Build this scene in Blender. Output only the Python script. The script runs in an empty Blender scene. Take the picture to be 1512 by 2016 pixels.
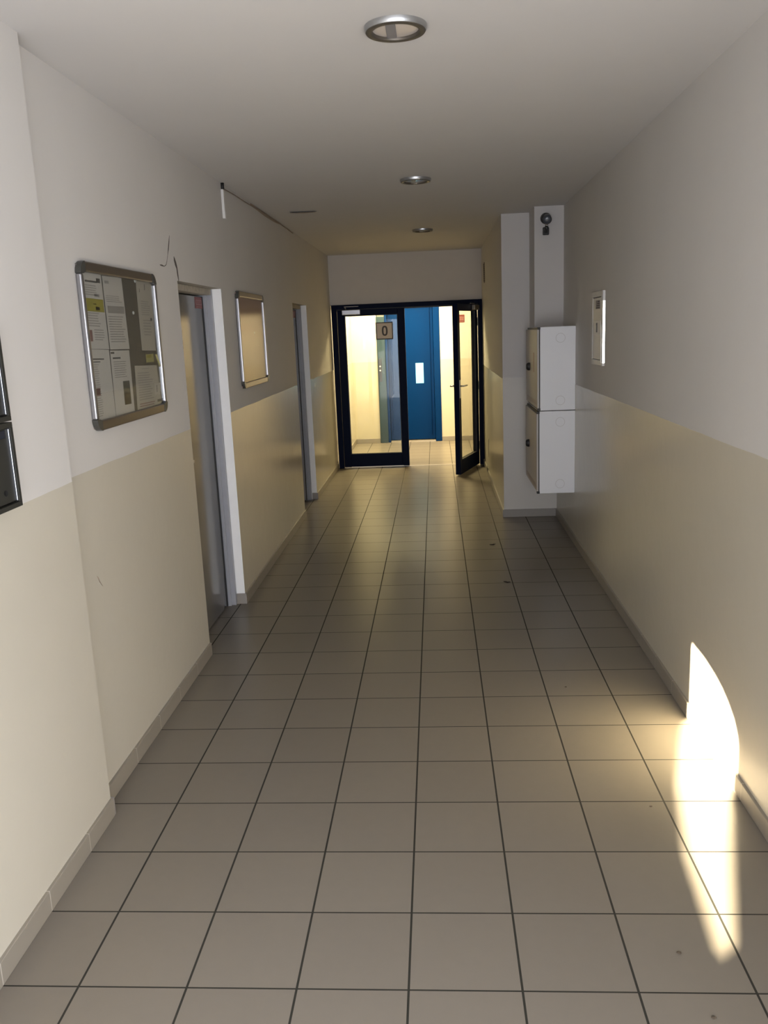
import bpy, bmesh, math, random
from mathutils import Vector, Matrix
random.seed(4)
scene = bpy.context.scene
COL = scene.collection

# ------------------------------------------------------------------ materials
def new_mat(name):
    m = bpy.data.materials.new(name); m.use_nodes = True
    nt = m.node_tree; b = nt.nodes['Principled BSDF']
    return m, nt, b

def plain(name, col, rough=0.5, metal=0.0, spec=0.5, coat=0.0, emit=None, estr=0.0, mottle=0.0, mscale=8.0, bump=0.0, bscale=60.0):
    m, nt, b = new_mat(name)
    b.inputs['Base Color'].default_value = (*col, 1)
    b.inputs['Roughness'].default_value = rough
    b.inputs['Metallic'].default_value = metal
    b.inputs['Specular IOR Level'].default_value = spec
    b.inputs['Coat Weight'].default_value = coat
    b.inputs['Coat Roughness'].default_value = 0.08
    if emit:
        b.inputs['Emission Color'].default_value = (*emit, 1)
        b.inputs['Emission Strength'].default_value = estr
    geo = nt.nodes.new('ShaderNodeNewGeometry')
    if mottle > 0:
        n = nt.nodes.new('ShaderNodeTexNoise'); n.inputs['Scale'].default_value = mscale; n.inputs['Detail'].default_value = 4
        nt.links.new(geo.outputs['Position'], n.inputs['Vector'])
        r = nt.nodes.new('ShaderNodeMapRange')
        r.inputs['To Min'].default_value = 1 - mottle; r.inputs['To Max'].default_value = 1 + mottle
        nt.links.new(n.outputs['Fac'], r.inputs['Value'])
        h = nt.nodes.new('ShaderNodeHueSaturation'); h.inputs['Color'].default_value = (*col, 1)
        nt.links.new(r.outputs['Result'], h.inputs['Value'])
        nt.links.new(h.outputs['Color'], b.inputs['Base Color'])
    if bump > 0:
        n2 = nt.nodes.new('ShaderNodeTexNoise'); n2.inputs['Scale'].default_value = bscale
        nt.links.new(geo.outputs['Position'], n2.inputs['Vector'])
        bp = nt.nodes.new('ShaderNodeBump'); bp.inputs['Strength'].default_value = bump; bp.inputs['Distance'].default_value = 0.002
        nt.links.new(n2.outputs['Fac'], bp.inputs['Height'])
        nt.links.new(bp.outputs['Normal'], b.inputs['Normal'])
    return m

def mnode(nt, op, a, b=None, c=None):
    n = nt.nodes.new('ShaderNodeMath'); n.operation = op
    for i, v in enumerate((a, b, c)):
        if v is None: continue
        if isinstance(v, (int, float)): n.inputs[i].default_value = v
        else: nt.links.new(v, n.inputs[i])
    return n.outputs[0]

def mixcol(nt, fac, a, b):
    n = nt.nodes.new('ShaderNodeMix'); n.data_type = 'RGBA'
    ins = [i for i in n.inputs if i.type == 'RGBA']; f = n.inputs[0]
    nt.links.new(fac, f) if not isinstance(fac, (int, float)) else setattr(f, 'default_value', fac)
    for s, v in zip(ins, (a, b)):
        if isinstance(v, tuple): s.default_value = (*v, 1)
        else: nt.links.new(v, s)
    return [o for o in n.outputs if o.type == 'RGBA'][0]

def wall_mat(name, up, low, zline=1.252, rough_low=0.185):
    """cream plaster above, glossy oil paint below the dado line"""
    m, nt, b = new_mat(name)
    geo = nt.nodes.new('ShaderNodeNewGeometry')
    sep = nt.nodes.new('ShaderNodeSeparateXYZ'); nt.links.new(geo.outputs['Position'], sep.inputs[0])
    wob = nt.nodes.new('ShaderNodeTexNoise'); wob.inputs['Scale'].default_value = 3.0
    nt.links.new(geo.outputs['Position'], wob.inputs['Vector'])
    z = mnode(nt, 'ADD', sep.outputs['Z'], mnode(nt, 'MULTIPLY', mnode(nt, 'SUBTRACT', wob.outputs['Fac'], 0.5), 0.012))
    isup = mnode(nt, 'GREATER_THAN', z, zline)
    mot = nt.nodes.new('ShaderNodeTexNoise'); mot.inputs['Scale'].default_value = 1.7; mot.inputs['Detail'].default_value = 5
    nt.links.new(geo.outputs['Position'], mot.inputs['Vector'])
    val = nt.nodes.new('ShaderNodeMapRange'); val.inputs['To Min'].default_value = 0.955; val.inputs['To Max'].default_value = 1.045
    nt.links.new(mot.outputs['Fac'], val.inputs['Value'])
    col = mixcol(nt, isup, low, up)
    h = nt.nodes.new('ShaderNodeHueSaturation')
    nt.links.new(col, h.inputs['Color']); nt.links.new(val.outputs['Result'], h.inputs['Value'])
    nt.links.new(h.outputs['Color'], b.inputs['Base Color'])
    rl = nt.nodes.new('ShaderNodeMapRange'); rl.inputs['To Min'].default_value = rough_low; rl.inputs['To Max'].default_value = rough_low + 0.04
    nt.links.new(mot.outputs['Fac'], rl.inputs['Value'])
    rg = nt.nodes.new('ShaderNodeMix'); rg.data_type = 'FLOAT'
    nt.links.new(isup, rg.inputs[0]); nt.links.new(rl.outputs['Result'], rg.inputs[2]); rg.inputs[3].default_value = 0.7
    nt.links.new(rg.outputs[0], b.inputs['Roughness'])
    b.inputs['Specular IOR Level'].default_value = 0.45
    n2 = nt.nodes.new('ShaderNodeTexNoise'); n2.inputs['Scale'].default_value = 9; n2.inputs['Detail'].default_value = 3
    nt.links.new(geo.outputs['Position'], n2.inputs['Vector'])
    bp = nt.nodes.new('ShaderNodeBump'); bp.inputs['Strength'].default_value = 0.12; bp.inputs['Distance'].default_value = 0.01
    nt.links.new(n2.outputs['Fac'], bp.inputs['Height']); nt.links.new(bp.outputs['Normal'], b.inputs['Normal'])
    return m

TX, TY, TS = -1.0162, 1.8918, 0.30
def joint(nt, coord, off, half):
    u = mnode(nt, 'DIVIDE', mnode(nt, 'SUBTRACT', coord, off), TS)
    f = mnode(nt, 'FRACT', u)
    d = mnode(nt, 'MULTIPLY', mnode(nt, 'MINIMUM', f, mnode(nt, 'SUBTRACT', 1.0, f)), TS)
    return mnode(nt, 'LESS_THAN', d, half), mnode(nt, 'FLOOR', u)

def tile_mat(name, base, grout, axes='XY', hx=0.0032, hy=0.0026, rough=0.3, spec=0.5):
    m, nt, b = new_mat(name)
    b.inputs['Specular IOR Level'].default_value = spec
    geo = nt.nodes.new('ShaderNodeNewGeometry')
    sep = nt.nodes.new('ShaderNodeSeparateXYZ'); nt.links.new(geo.outputs['Position'], sep.inputs[0])
    parts = []; ids = []
    if 'X' in axes:
        j, i = joint(nt, sep.outputs['X'], TX, hx); parts.append(j); ids.append(i)
    if 'Y' in axes:
        j, i = joint(nt, sep.outputs['Y'], TY, hy); parts.append(j); ids.append(i)
    g = parts[0] if len(parts) == 1 else mnode(nt, 'MAXIMUM', parts[0], parts[1])
    cmb = nt.nodes.new('ShaderNodeCombineXYZ')
    for k, i in enumerate(ids): nt.links.new(i, cmb.inputs[k])
    wn = nt.nodes.new('ShaderNodeTexWhiteNoise'); nt.links.new(cmb.outputs[0], wn.inputs['Vector'])
    mot = nt.nodes.new('ShaderNodeTexNoise'); mot.inputs['Scale'].default_value = 25; mot.inputs['Detail'].default_value = 6
    nt.links.new(geo.outputs['Position'], mot.inputs['Vector'])
    v = mnode(nt, 'ADD', mnode(nt, 'MULTIPLY', wn.outputs['Value'], 0.06), mnode(nt, 'MULTIPLY', mot.outputs['Fac'], 0.06))
    v = mnode(nt, 'ADD', v, 0.94)
    h = nt.nodes.new('ShaderNodeHueSaturation'); h.inputs['Color'].default_value = (*base, 1); nt.links.new(v, h.inputs['Value'])
    nt.links.new(mixcol(nt, g, h.outputs['Color'], grout), b.inputs['Base Color'])
    r = mnode(nt, 'ADD', mnode(nt, 'MULTIPLY', mot.outputs['Fac'], 0.03), rough - 0.015)
    r = mnode(nt, 'ADD', r, mnode(nt, 'MULTIPLY', g, 0.4))
    nt.links.new(r, b.inputs['Roughness'])
    bp = nt.nodes.new('ShaderNodeBump'); bp.inputs['Strength'].default_value = 0.5; bp.inputs['Distance'].default_value = 0.002
    bp.invert = True
    nt.links.new(g, bp.inputs['Height']); nt.links.new(bp.outputs['Normal'], b.inputs['Normal'])
    return m

def glass_mat(name, tint=(0.96, 0.98, 0.97), rough=0.0, ior=1.5):
    m = bpy.data.materials.new(name); m.use_nodes = True
    nt = m.node_tree
    for n in list(nt.nodes): nt.nodes.remove(n)
    out = nt.nodes.new('ShaderNodeOutputMaterial'); mix = nt.nodes.new('ShaderNodeMixShader')
    tr = nt.nodes.new('ShaderNodeBsdfTransparent'); tr.inputs[0].default_value = (*tint, 1)
    gl = nt.nodes.new('ShaderNodeBsdfGlossy'); gl.inputs['Roughness'].default_value = rough
    fr = nt.nodes.new('ShaderNodeFresnel')
    geo = nt.nodes.new('ShaderNodeNewGeometry')     # both faces of the pane reflect alike
    iv = mnode(nt, 'ADD', mnode(nt, 'MULTIPLY', geo.outputs['Backfacing'], 1.0 / ior - ior), ior)
    nt.links.new(iv, fr.inputs[0])
    nt.links.new(fr.outputs[0], mix.inputs[0]); nt.links.new(tr.outputs[0], mix.inputs[1]); nt.links.new(gl.outputs[0], mix.inputs[2])
    nt.links.new(mix.outputs[0], out.inputs[0])
    return m

M = {}
UP, LOW = (0.615, 0.598, 0.575), (0.565, 0.53, 0.445)
M['wall'] = wall_mat('cream_wall_paint', UP, LOW)
M['wall_pier'] = wall_mat('pale_pier_paint', (0.60, 0.585, 0.58), (0.60, 0.58, 0.55), 1.26, 0.4)
M['white'] = plain('white_reveal_paint', (0.90, 0.90, 0.90), 0.6, mottle=0.05, mscale=12, bump=0.3)
M['lintel'] = plain('grey_lintel_paint', (0.62, 0.59, 0.56), 0.7, mottle=0.03)
M['ceiling'] = plain('ceiling_paint', (0.62, 0.605, 0.59), 0.8, mottle=0.03, mscale=2, bump=0.15, bscale=20)
M['floor'] = tile_mat('grey_beige_floor_tile', (0.20, 0.178, 0.149), (0.03, 0.029, 0.024), spec=0.2, rough=0.3)
M['skirt_y'] = tile_mat('skirting_tile_along', (0.27, 0.245, 0.205), (0.5, 0.465, 0.41), 'Y', hy=0.002, rough=0.35)
M['skirt_x'] = tile_mat('skirting_tile_across', (0.28, 0.26, 0.24), (0.3, 0.27, 0.24), 'X', hx=0.0015, rough=0.4)
M['navy'] = plain('navy_door_paint', (0.004, 0.008, 0.028), 0.42, spec=0.04)
M['navy_dark'] = plain('black_gasket', (0.004, 0.004, 0.005), 0.5)
M['acrylic'] = glass_mat('board_acrylic', (0.97, 0.96, 0.94), 0.14, 1.09)
M['door_glass'] = glass_mat('tinted_door_glass', (0.88, 0.89, 0.86), 0.0, 1.32)
M['glass'] = glass_mat('door_glass')
M['alu'] = plain('brushed_aluminium', (0.41, 0.41, 0.435), 0.33, 1.0)
M['alu_dark'] = plain('dark_aluminium', (0.30, 0.27, 0.24), 0.35, 1.0)
M['lamp_rim'] = plain('satin_lamp_rim', (0.48, 0.49, 0.50), 0.38, 1.0)
M['chrome'] = plain('chrome', (0.8, 0.8, 0.82), 0.12, 1.0)
M['corner'] = plain('dark_corner_plastic', (0.05, 0.05, 0.045), 0.3)
M['felt'] = plain('grey_board_felt', (0.10, 0.088, 0.082), 0.85, bump=0.3, bscale=300)
M['cork_glare'] = plain('board_panel_pink_reflection', (0.33, 0.215, 0.19), 0.6, mottle=0.05, mscale=5)  # panel colour carries the pinkish reflection of the glazing
M['paper'] = plain('white_notice_paper', (0.58, 0.53, 0.51), 0.7)
M['paper2'] = plain('greyish_notice_paper', (0.50, 0.45, 0.41), 0.7)
M['ink'] = plain('printed_grey_ink', (0.33, 0.295, 0.285), 0.7)
M['ink_dark'] = plain('printed_black_ink', (0.10, 0.09, 0.09), 0.7)
M['ink_red'] = plain('printed_red_ink', (0.25, 0.13, 0.12), 0.7)
M['yellow'] = plain('yellow_highlight', (0.32, 0.27, 0.045), 0.7)
M['yellow_pale'] = plain('yellow_note', (0.42, 0.38, 0.16), 0.6)
M['photo_a'] = plain('photo_sky', (0.06, 0.065, 0.07), 0.4)
M['photo_b'] = plain('photo_ground', (0.045, 0.035, 0.026), 0.4)
M['grey_door'] = plain('grey_door_enamel', (0.11, 0.108, 0.107), 0.14, spec=0.42)
M['grey_frame'] = plain('grey_frame_enamel', (0.34, 0.35, 0.39), 0.3, mottle=0.08, mscale=20)
M['black'] = plain('black_rubber', (0.008, 0.008, 0.008), 0.5)
M['hole'] = plain('dark_opening', (0.003, 0.003, 0.003), 0.9)
M['red'] = plain('red_sign_plate', (0.19, 0.035, 0.035), 0.45)
M['red_pale'] = plain('pale_red_print', (0.30, 0.16, 0.155), 0.5)
M['cab'] = plain('white_cabinet_enamel', (0.82, 0.835, 0.88), 0.38)
M['cab_door'] = plain('cream_cabinet_enamel', (0.46, 0.435, 0.42), 0.4)
M['pink_label'] = plain('faded_pink_label', (0.38, 0.26, 0.24), 0.5)
M['mail'] = plain('dark_mailbox_enamel', (0.030, 0.030, 0.026), 0.5, spec=0.2)
M['mail_rim'] = plain('mailbox_edge_highlight', (0.35, 0.37, 0.42), 0.2, 0.9)
M['mail_slot'] = plain('mailbox_slot_gloss', (0.015, 0.018, 0.03), 0.15)
M['plastic'] = plain('white_plastic', (0.72, 0.71, 0.69), 0.4)
M['panel'] = plain('offwhite_panel_plastic', (0.56, 0.545, 0.53), 0.35)
M['bright_rim'] = plain('panel_rim_glint', (0.95, 0.92, 0.80), 0.1, 1.0)
M['lamp_ring'] = plain('satin_lamp_ring', (0.115, 0.10, 0.082), 0.4, 0.5)
M['lamp_glass'] = plain('frosted_lamp_glass', (0.56, 0.51, 0.475), 0.15)
M['lamp_bar'] = plain('grey_lamp_baffle', (0.20, 0.195, 0.21), 0.4)
M['cam'] = plain('dark_camera_shell', (0.03, 0.03, 0.032), 0.3)
M['cam_glass'] = plain('camera_front_glass', (0.10, 0.11, 0.13), 0.15)
M['crack'] = plain('cracked_plaster', (0.10, 0.085, 0.075), 0.9)
M['chip'] = plain('bare_plaster_chip', (0.75, 0.73, 0.70), 0.7)
M['flake'] = plain('peeling_paint', (0.34, 0.27, 0.21), 0.8)
M['peel'] = plain('worn_lintel_paint', (0.45, 0.41, 0.34), 0.8, mottle=0.35, mscale=35, bump=0.6)
M['lift'] = plain('blue_lift_enamel', (0.0015, 0.025, 0.115), 0.25, spec=0.05)
M['lift_teal'] = plain('teal_lift_post', (0.03, 0.055, 0.07), 0.2)
M['lift_glow'] = plain('lit_lift_window', (0.1, 0.3, 0.35), 0.3, emit=(0.42, 0.93, 1.0), estr=1.25)
M['sign_plate'] = plain('tan_sign_plate', (0.75, 0.65, 0.53), 0.5)
M['leaf'] = plain('dry_brown_leaf', (0.02, 0.013, 0.01), 0.8)
M['grit'] = plain('brown_grit', (0.09, 0.07, 0.05), 0.9)
M['sill'] = plain('pale_metal_strip', (0.62, 0.56, 0.47), 0.35, 0.6)
M['cable'] = plain('brown_cable', (0.22, 0.175, 0.14), 0.6)

# ------------------------------------------------------------------ mesh builder
class MB:
    def __init__(s): s.bm = bmesh.new(); s.mats = []
    def mi(s, m):
        m = M[m]
        if m not in s.mats: s.mats.append(m)
        return s.mats.index(m)
    def box(s, x0, x1, y0, y1, z0, z1, m, bev=0.0, seg=2, T=None, ymat=None, zmat=None):
        t = bmesh.new()
        bmesh.ops.create_cube(t, size=1)
        for v in t.verts:
            v.co = Vector(((x0 + x1) / 2 + v.co.x * (x1 - x0), (y0 + y1) / 2 + v.co.y * (y1 - y0), (z0 + z1) / 2 + v.co.z * (z1 - z0)))
        if bev > 0: bmesh.ops.bevel(t, geom=t.edges[:], offset=bev, segments=seg, affect='EDGES', profile=0.5)
        s._take(t, m, T, ymat, zmat)
        return s
    def _take(s, t, m, T=None, ymat=None, zmat=None, smooth=False):
        t.normal_update()
        k = s.mi(m); ky = s.mi(ymat) if ymat else k; kz = s.mi(zmat) if zmat else k
        mp = {}
        for v in t.verts: mp[v] = s.bm.verts.new((T @ v.co) if T else v.co)
        for f in t.faces:
            try: nf = s.bm.faces.new([mp[v] for v in f.verts])
            except ValueError: continue
            nf.material_index = ky if abs(f.normal.y) > 0.9 else (kz if abs(f.normal.z) > 0.9 else k)
            nf.smooth = smooth
        t.free()
    def cyl(s, p0, p1, r0, m, r1=None, seg=32, T=None, cap=True, smooth=True):
        p0, p1 = Vector(p0), Vector(p1); d = p1 - p0
        t = bmesh.new()
        bmesh.ops.create_cone(t, cap_ends=cap, segments=seg, radius1=r0, radius2=r0 if r1 is None else r1, depth=d.length)
        q = d.to_track_quat('Z', 'Y').to_matrix().to_4x4()
        Tm = Matrix.Translation((p0 + p1) / 2) @ q
        if T: Tm = T @ Tm
        s._take(t, m, Tm)
        for f in s.bm.faces[-(seg + 2):]:
            if smooth and len(f.verts) == 4: f.smooth = True
        return s
    def lathe(s, prof, c, axis, m, seg=48, T=None):
        """prof: (r, h) along axis direction from c"""
        ax = Vector(axis).normalized(); q = ax.to_track_quat('Z', 'Y').to_matrix()
        t = bmesh.new(); rings = []
        for r, h in prof:
            rings.append([t.verts.new(Vector(c) + q @ Vector((r * math.cos(2 * math.pi * i / seg), r * math.sin(2 * math.pi * i / seg), h))) for i in range(seg)] if r > 1e-6 else [t.verts.new(Vector(c) + q @ Vector((0, 0, h)))])
        for a, b in zip(rings, rings[1:]):
            for i in range(seg):
                j = (i + 1) % seg
                if len(a) == 1 and len(b) == 1: continue
                if len(a) == 1: t.faces.new([a[0], b[i], b[j]])
                elif len(b) == 1: t.faces.new([a[i], a[j], b[0]])
                else: t.faces.new([a[i], a[j], b[j], b[i]])
        s._take(t, m, T, smooth=True)
        return s
    def poly(s, pts, m):
        f = s.bm.faces.new([s.bm.verts.new(p) for p in pts]); f.material_index = s.mi(m); return s
    def prism(s, pts, off, m, smooth=False, bev=0):
        """closed polygon pts extruded by vector off"""
        t = bmesh.new(); off = Vector(off)
        a = [t.verts.new(p) for p in pts]; b = [t.verts.new(Vector(p) + off) for p in pts]
        t.faces.new(a); t.faces.new(b[::-1]); n = len(a)
        for i in range(n): t.faces.new([a[(i + 1) % n], a[i], b[i], b[(i + 1) % n]])
        bmesh.ops.recalc_face_normals(t, faces=t.faces[:])
        if bev: bmesh.ops.bevel(t, geom=t.edges[:], offset=bev, segments=2, affect='EDGES')
        s._take(t, m)
        return s
    def tube(s, pts, r, m, seg=8):
        for a, b in zip(pts, pts[1:]): s.cyl(a, b, r, m, seg=seg)
        return s

WORLD = {}
def build(name, mb, parent=None, loc=None):
    bm = mb.bm
    bmesh.ops.recalc_face_normals(bm, faces=bm.faces[:]) if getattr(mb, 'recalc', False) else None
    cs = [v.co for v in bm.verts]
    lo = Vector([min(c[i] for c in cs) for i in range(3)]); hi = Vector([max(c[i] for c in cs) for i in range(3)])
    o0 = Vector(loc) if loc is not None else Vector(((lo.x + hi.x) / 2, (lo.y + hi.y) / 2, lo.z))
    for v in bm.verts: v.co -= o0
    me = bpy.data.meshes.new(name); bm.to_mesh(me); bm.free()
    for m in mb.mats: me.materials.append(m)
    o = bpy.data.objects.new(name, me); COL.objects.link(o)
    WORLD[o] = o0
    if parent is not None:
        o.parent = parent; o.location = o0 - WORLD[parent]
    else: o.location = o0
    return o

def tag(o, label=None, cat=None, group=None, kind=None):
    if label: o['label'] = label
    if cat: o['category'] = cat
    if group: o['group'] = group
    if kind: o['kind'] = kind
    return o
def thing(name, loc, label, cat, group=None, kind=None):
    o = bpy.data.objects.new(name, None); COL.objects.link(o); o.location = loc
    o.empty_display_size = 0.05
    WORLD[o] = Vector(loc)
    return tag(o, label, cat, group, kind)
def struct(name, mb, label, cat):
    return tag(build(name, mb), label, cat, kind='structure')

# ------------------------------------------------------------------ room shell
XL, XN, XR, XP = -1.285, -1.238, 1.066, 0.590      # left wall, near left wall, right wall, narrow-part wall
ZC = 2.64
YN, YP, YD = 2.715, 7.516, 10.66                    # near wall end, pier, end wall
D1 = (4.285, 5.165); D2 = (7.765, 8.605); DH = 2.0; DH2 = 1.995

# floor: one slab through hallway and lobby
struct('floor', MB().box(-2.0, 3.2, -0.7, 13.5, -0.12, 0.0, 'floor'), 'grey-beige square floor tiles with dark joints running down the hallway', 'floor')
ceil = struct('ceiling', MB().box(-2.0, 1.6, -0.7, YD + 0.12, ZC, ZC + 0.15, 'ceiling'), 'plain off-white hallway ceiling with round recessed lights', 'ceiling')
struct('ceiling_lobby', MB().box(-2.0, 3.2, YD + 0.12, 13.5, ZC, ZC + 0.15, 'ceiling'), 'lobby ceiling behind the glass door', 'ceiling')

# left wall, with an added cut-out shaping the sun (out of frame) and two door openings
PATCH = [(3.435, 0.348), (3.36, 0.349), (3.27, 0.347), (3.198, 0.341), (3.12, 0.330), (3.04, 0.312), (2.97, 0.286), (2.906, 0.252), (2.872, 0.215), (2.856, 0.178), (2.852, 0.10), (2.86, 0.004), (2.80, -0.013), (2.597, -0.036), (2.40, -0.060), (2.29, -0.0735), (2.25, -0.080), (2.32, -0.0845), (2.45, -0.081), (2.707, -0.075), (3.058, -0.050), (3.435, -0.003)]
EL = 0.34
SUN = Vector((1.0, 0.833, -EL))
def to_cutout(y, z): 
    k = 1.056 - (XN - 0.005)
    z = z if z >= 0 else z * EL / 0.28      # below the skirting the light runs out over the floor
    return (y - 0.833 * k, z + EL * k)
cutout = [to_cutout(*p) for p in PATCH]
wy0, wy1 = min(p[0] for p in cutout) - 0.3, max(p[0] for p in cutout) + 0.3
wz0, wz1 = min(p[1] for p in cutout) - 0.3, max(p[1] for p in cutout) + 0.3
w = MB()
w.box(XN - 0.25, XN, -3.6, wy0, -0.1, 3.3, 'wall', ymat='white')  # runs on past the entrance, added to keep the sun out
w.box(XN - 0.25, XN, wy1, YN, -0.1, ZC + 0.05, 'wall', ymat='wall')
w.box(XN - 0.25, XN, wy0, wy1, -0.1, wz0, 'wall'); w.box(XN - 0.25, XN, wy0, wy1, wz1, 3.3, 'wall')
w.box(XL - 0.4, XL, YN - 0.05, D1[0], -0.1, ZC + 0.05, 'wall', ymat='white')
w.box(XL - 0.4, XL, D1[0], D1[1], DH, ZC + 0.05, 'wall', zmat='peel')
w.box(XL - 0.4, XL, D1[1], D2[0], -0.1, ZC + 0.05, 'wall', ymat='white')
w.box(XL - 0.4, XL, D2[0], D2[1], DH2, ZC + 0.05, 'wall', zmat='peel')
w.box(XL - 0.4, XL, D2[1], YD + 0.12, -0.1, ZC + 0.05, 'wall', ymat='white')
wl = struct('wall_left', w, 'left hallway wall, cream above and glossy beige below', 'wall')
# added unseen panel in that wall, its cut-out traced from the sun patch
wp = MB()
outer = [(wy0, wz0), (wy1, wz0), (wy1, wz1), (wy0, wz1)]
t = bmesh.new(); 
vo = [t.verts.new((XN - 0.012, y, z)) for y, z in outer]; vi = [t.verts.new((XN - 0.012, y, z)) for y, z in cutout]
eo = [t.edges.new((vo[i], vo[(i + 1) % 4])) for i in range(4)]; ei = [t.edges.new((vi[i], vi[(i + 1) % len(vi)])) for i in range(len(vi))]
bmesh.ops.triangle_fill(t, use_beauty=True, use_dissolve=False, edges=eo + ei)
r = bmesh.ops.extrude_face_region(t, geom=t.faces[:])
for e in r['geom']:
    if isinstance(e, bmesh.types.BMVert): e.co.x -= 0.006
bmesh.ops.recalc_face_normals(t, faces=t.faces[:])
wp._take(t, 'wall')
struct('sun_mask_1', wp, 'added unseen panel with a cut-out that shapes the sun patch', 'sun mask')

# right wall, pier, duct casing
struct('wall_right', MB().box(XR, XR + 0.3, 0.95, YP + 0.02, -0.1, ZC + 0.05, 'wall'), 'right hallway wall, cream above and glossy beige below', 'wall')
wfr = struct('wall_far_right', MB().box(XP, XR + 0.3, YP, YD + 0.12, -0.1, ZC + 0.05, 'wall', ymat='wall_pier'), 'wall projection narrowing the hallway before the glass door', 'wall')
struct('wall_duct', MB().box(0.828, XR + 0.02, 7.16, YP + 0.02, 1.55, ZC + 0.02, 'wall_pier', bev=0.004), 'boxed-in duct running from ceiling down behind the white cabinets', 'duct')
struct('wall_end', MB().box(XL - 0.02, XP + 0.02, YD - 0.04, YD + 0.12, 2.045, ZC + 0.05, 'lintel'), 'plain grey wall panel above the glass double door', 'wall')
# entrance side behind the viewer
e = MB()
e.box(XL - 0.3, XR + 0.3, -0.7, -0.5, 2.0, ZC + 0.1, 'wall_pier'); e.box(XR, XR + 0.3, -0.5, 0.95, 2.2, ZC + 0.1, 'wall_pier'); e.box(XR, XR + .2, -.7, -.5, -.1, 2.0, 'wall_pier')
struct('wall_entrance', e, 'wall around the open entrance behind the viewer', 'wall')

# lobby shell
struct('wall_lobby_left', MB().box(-1.6, -1.275, YD + 0.10, 13.2, -0.1, ZC + 0.05, 'wall'), 'brightly lit left wall of the lobby beyond the glass door', 'wall')
b = MB()
b.box(-1.6, -0.885, 12.985, 13.5, -0.1, ZC + 0.05, 'wall'); b.box(0.075, 3.2, 12.985, 13.5, -0.1, ZC + 0.05, 'wall'); b.box(-0.885, 0.075, 12.985, 13.5, 2.25, ZC + 0.05, 'wall')
b.box(-0.885, 0.075, 13.3, 13.5, -0.1, 2.25, 'wall')
struct('wall_lobby_back', b, 'yellow-lit back wall of the lobby around the blue lift', 'wall')
struct('wall_lobby_right', MB().box(2.9, 3.2, YD, 13.5, -0.1, ZC + 0.05, 'wall'), 'far right wall of the lobby', 'wall')
struct('wall_lobby_front', MB().box(XR + 0.25, 3.2, YD - 0.05, YD + 0.12, -0.1, ZC + 0.05, 'wall'), 'lobby side wall beside the glass door', 'wall')

# skirting
HB = 0.07; TB = 0.011
def skirt(name, boxes, label):
    m = MB()
    for (x0, x1, y0, y1, mt) in boxes: m.box(x0, x1, y0, y1, 0.0, HB, mt, bev=0.0025)
    return struct(name, m, label, 'skirting')
skirt('baseboard_left', [(XN - 0.004, XN + TB, -0.5, YN, 'skirt_y'), (XL - 0.004, XN + TB - 0.0005, YN, YN + 0.01, 'skirt_x'),
      (XL - 0.004, XL + TB, YN + 0.01, D1[0] - 0.002, 'skirt_y'),
      (XL - 0.055, XL + TB, D1[1] - 0.01, D1[1], 'skirt_x'), (XL - 0.004, XL + TB, D1[1], D2[0], 'skirt_y'),
      (XL - 0.05, XL + TB, D2[1] - 0.01, D2[1], 'skirt_x'), (XL - 0.004, XL + TB, D2[1], YD - 0.07, 'skirt_y')], 'tile skirting along the foot of the left wall')
skirt('baseboard_right', [(XR - TB, XR + 0.004, 0.95, YP - TB, 'skirt_y')], 'tile skirting along the foot of the right wall')
skirt('baseboard_pier', [(XP - TB, XR, YP - TB, YP + 0.004, 'skirt_x'), (XP - TB, XP + 0.004, YP, YD - 0.07, 'skirt_y')], 'grey tile skirting around the wall projection')
skirt('baseboard_lobby', [(-1.279, -1.275 + TB, YD + 0.1, 12.98, 'skirt_y'), (-1.264, -0.887, 12.985 - TB, 12.99, 'skirt_x'), (0.078, 2.9, 12.985 - TB, 12.99, 'skirt_x')], 'tile skirting around the lobby walls')

# plaster damage (children of the walls)
def ribbon(pts, x, wd, m='crack', off=0.0008):
    """crack drawn in a wall plane X=x through (y,z,width) points"""
    mb = MB(); n = len(pts); L = []; R = []
    for i, (y, z, k) in enumerate(pts):
        a = Vector(pts[max(0, i - 1)][:2]); c = Vector(pts[min(n - 1, i + 1)][:2]); d = (c - a).normalized(); p = Vector((-d.y, d.x)) * wd * k / 2
        L.append((x, y + p.x, z + p.y)); R.append((x, y - p.x, z - p.y))
    poly = L + R[::-1]
    for i in range(n - 1): mb.prism([L[i], L[i + 1], R[i + 1], R[i]], (off, 0, 0), m)
    return mb
build('wall_crack', ribbon([(4.22, 2.21, .2), (4.205, 2.18, .9), (4.185, 2.145, 1), (4.165, 2.115, .3), (4.145, 2.085, .3), (4.125, 2.065, .4), (4.095, 2.056, .3), (4.06, 2.058, .8), (4.03, 2.058, .3)], XL, 0.010), wl)
build('wall_crack', ribbon([(4.262, 2.115, .15), (4.268, 2.10, 1), (4.283, 2.08, 1.2), (4.297, 2.062, .8), (4.300, 2.04, .8), (4.305, 2.02, .7), (4.31, 2.0, .3)], XL, 0.022), wl)
fl = MB()
fl.prism([(XL + 0.001, 6.2, 2.625), (XL + 0.003, 6.7, 2.611), (XL + 0.004, 7.1, 2.614), (XL + 0.001, 7.45, 2.632)], (0.002, 0, 0.012), 'flake')
build('peeling_paint', fl, wl)
fl = MB(); fl.prism([(-1.09, 6.74, ZC - 0.012), (-0.90, 6.75, ZC - 0.012), (-0.89, 6.83, ZC - 0.002), (-1.0, 6.86, ZC - 0.002), (-1.09, 6.82, ZC - 0.002)], (0, 0, 0.0015), 'flake')
build('peeling_paint', fl, ceil)
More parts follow.
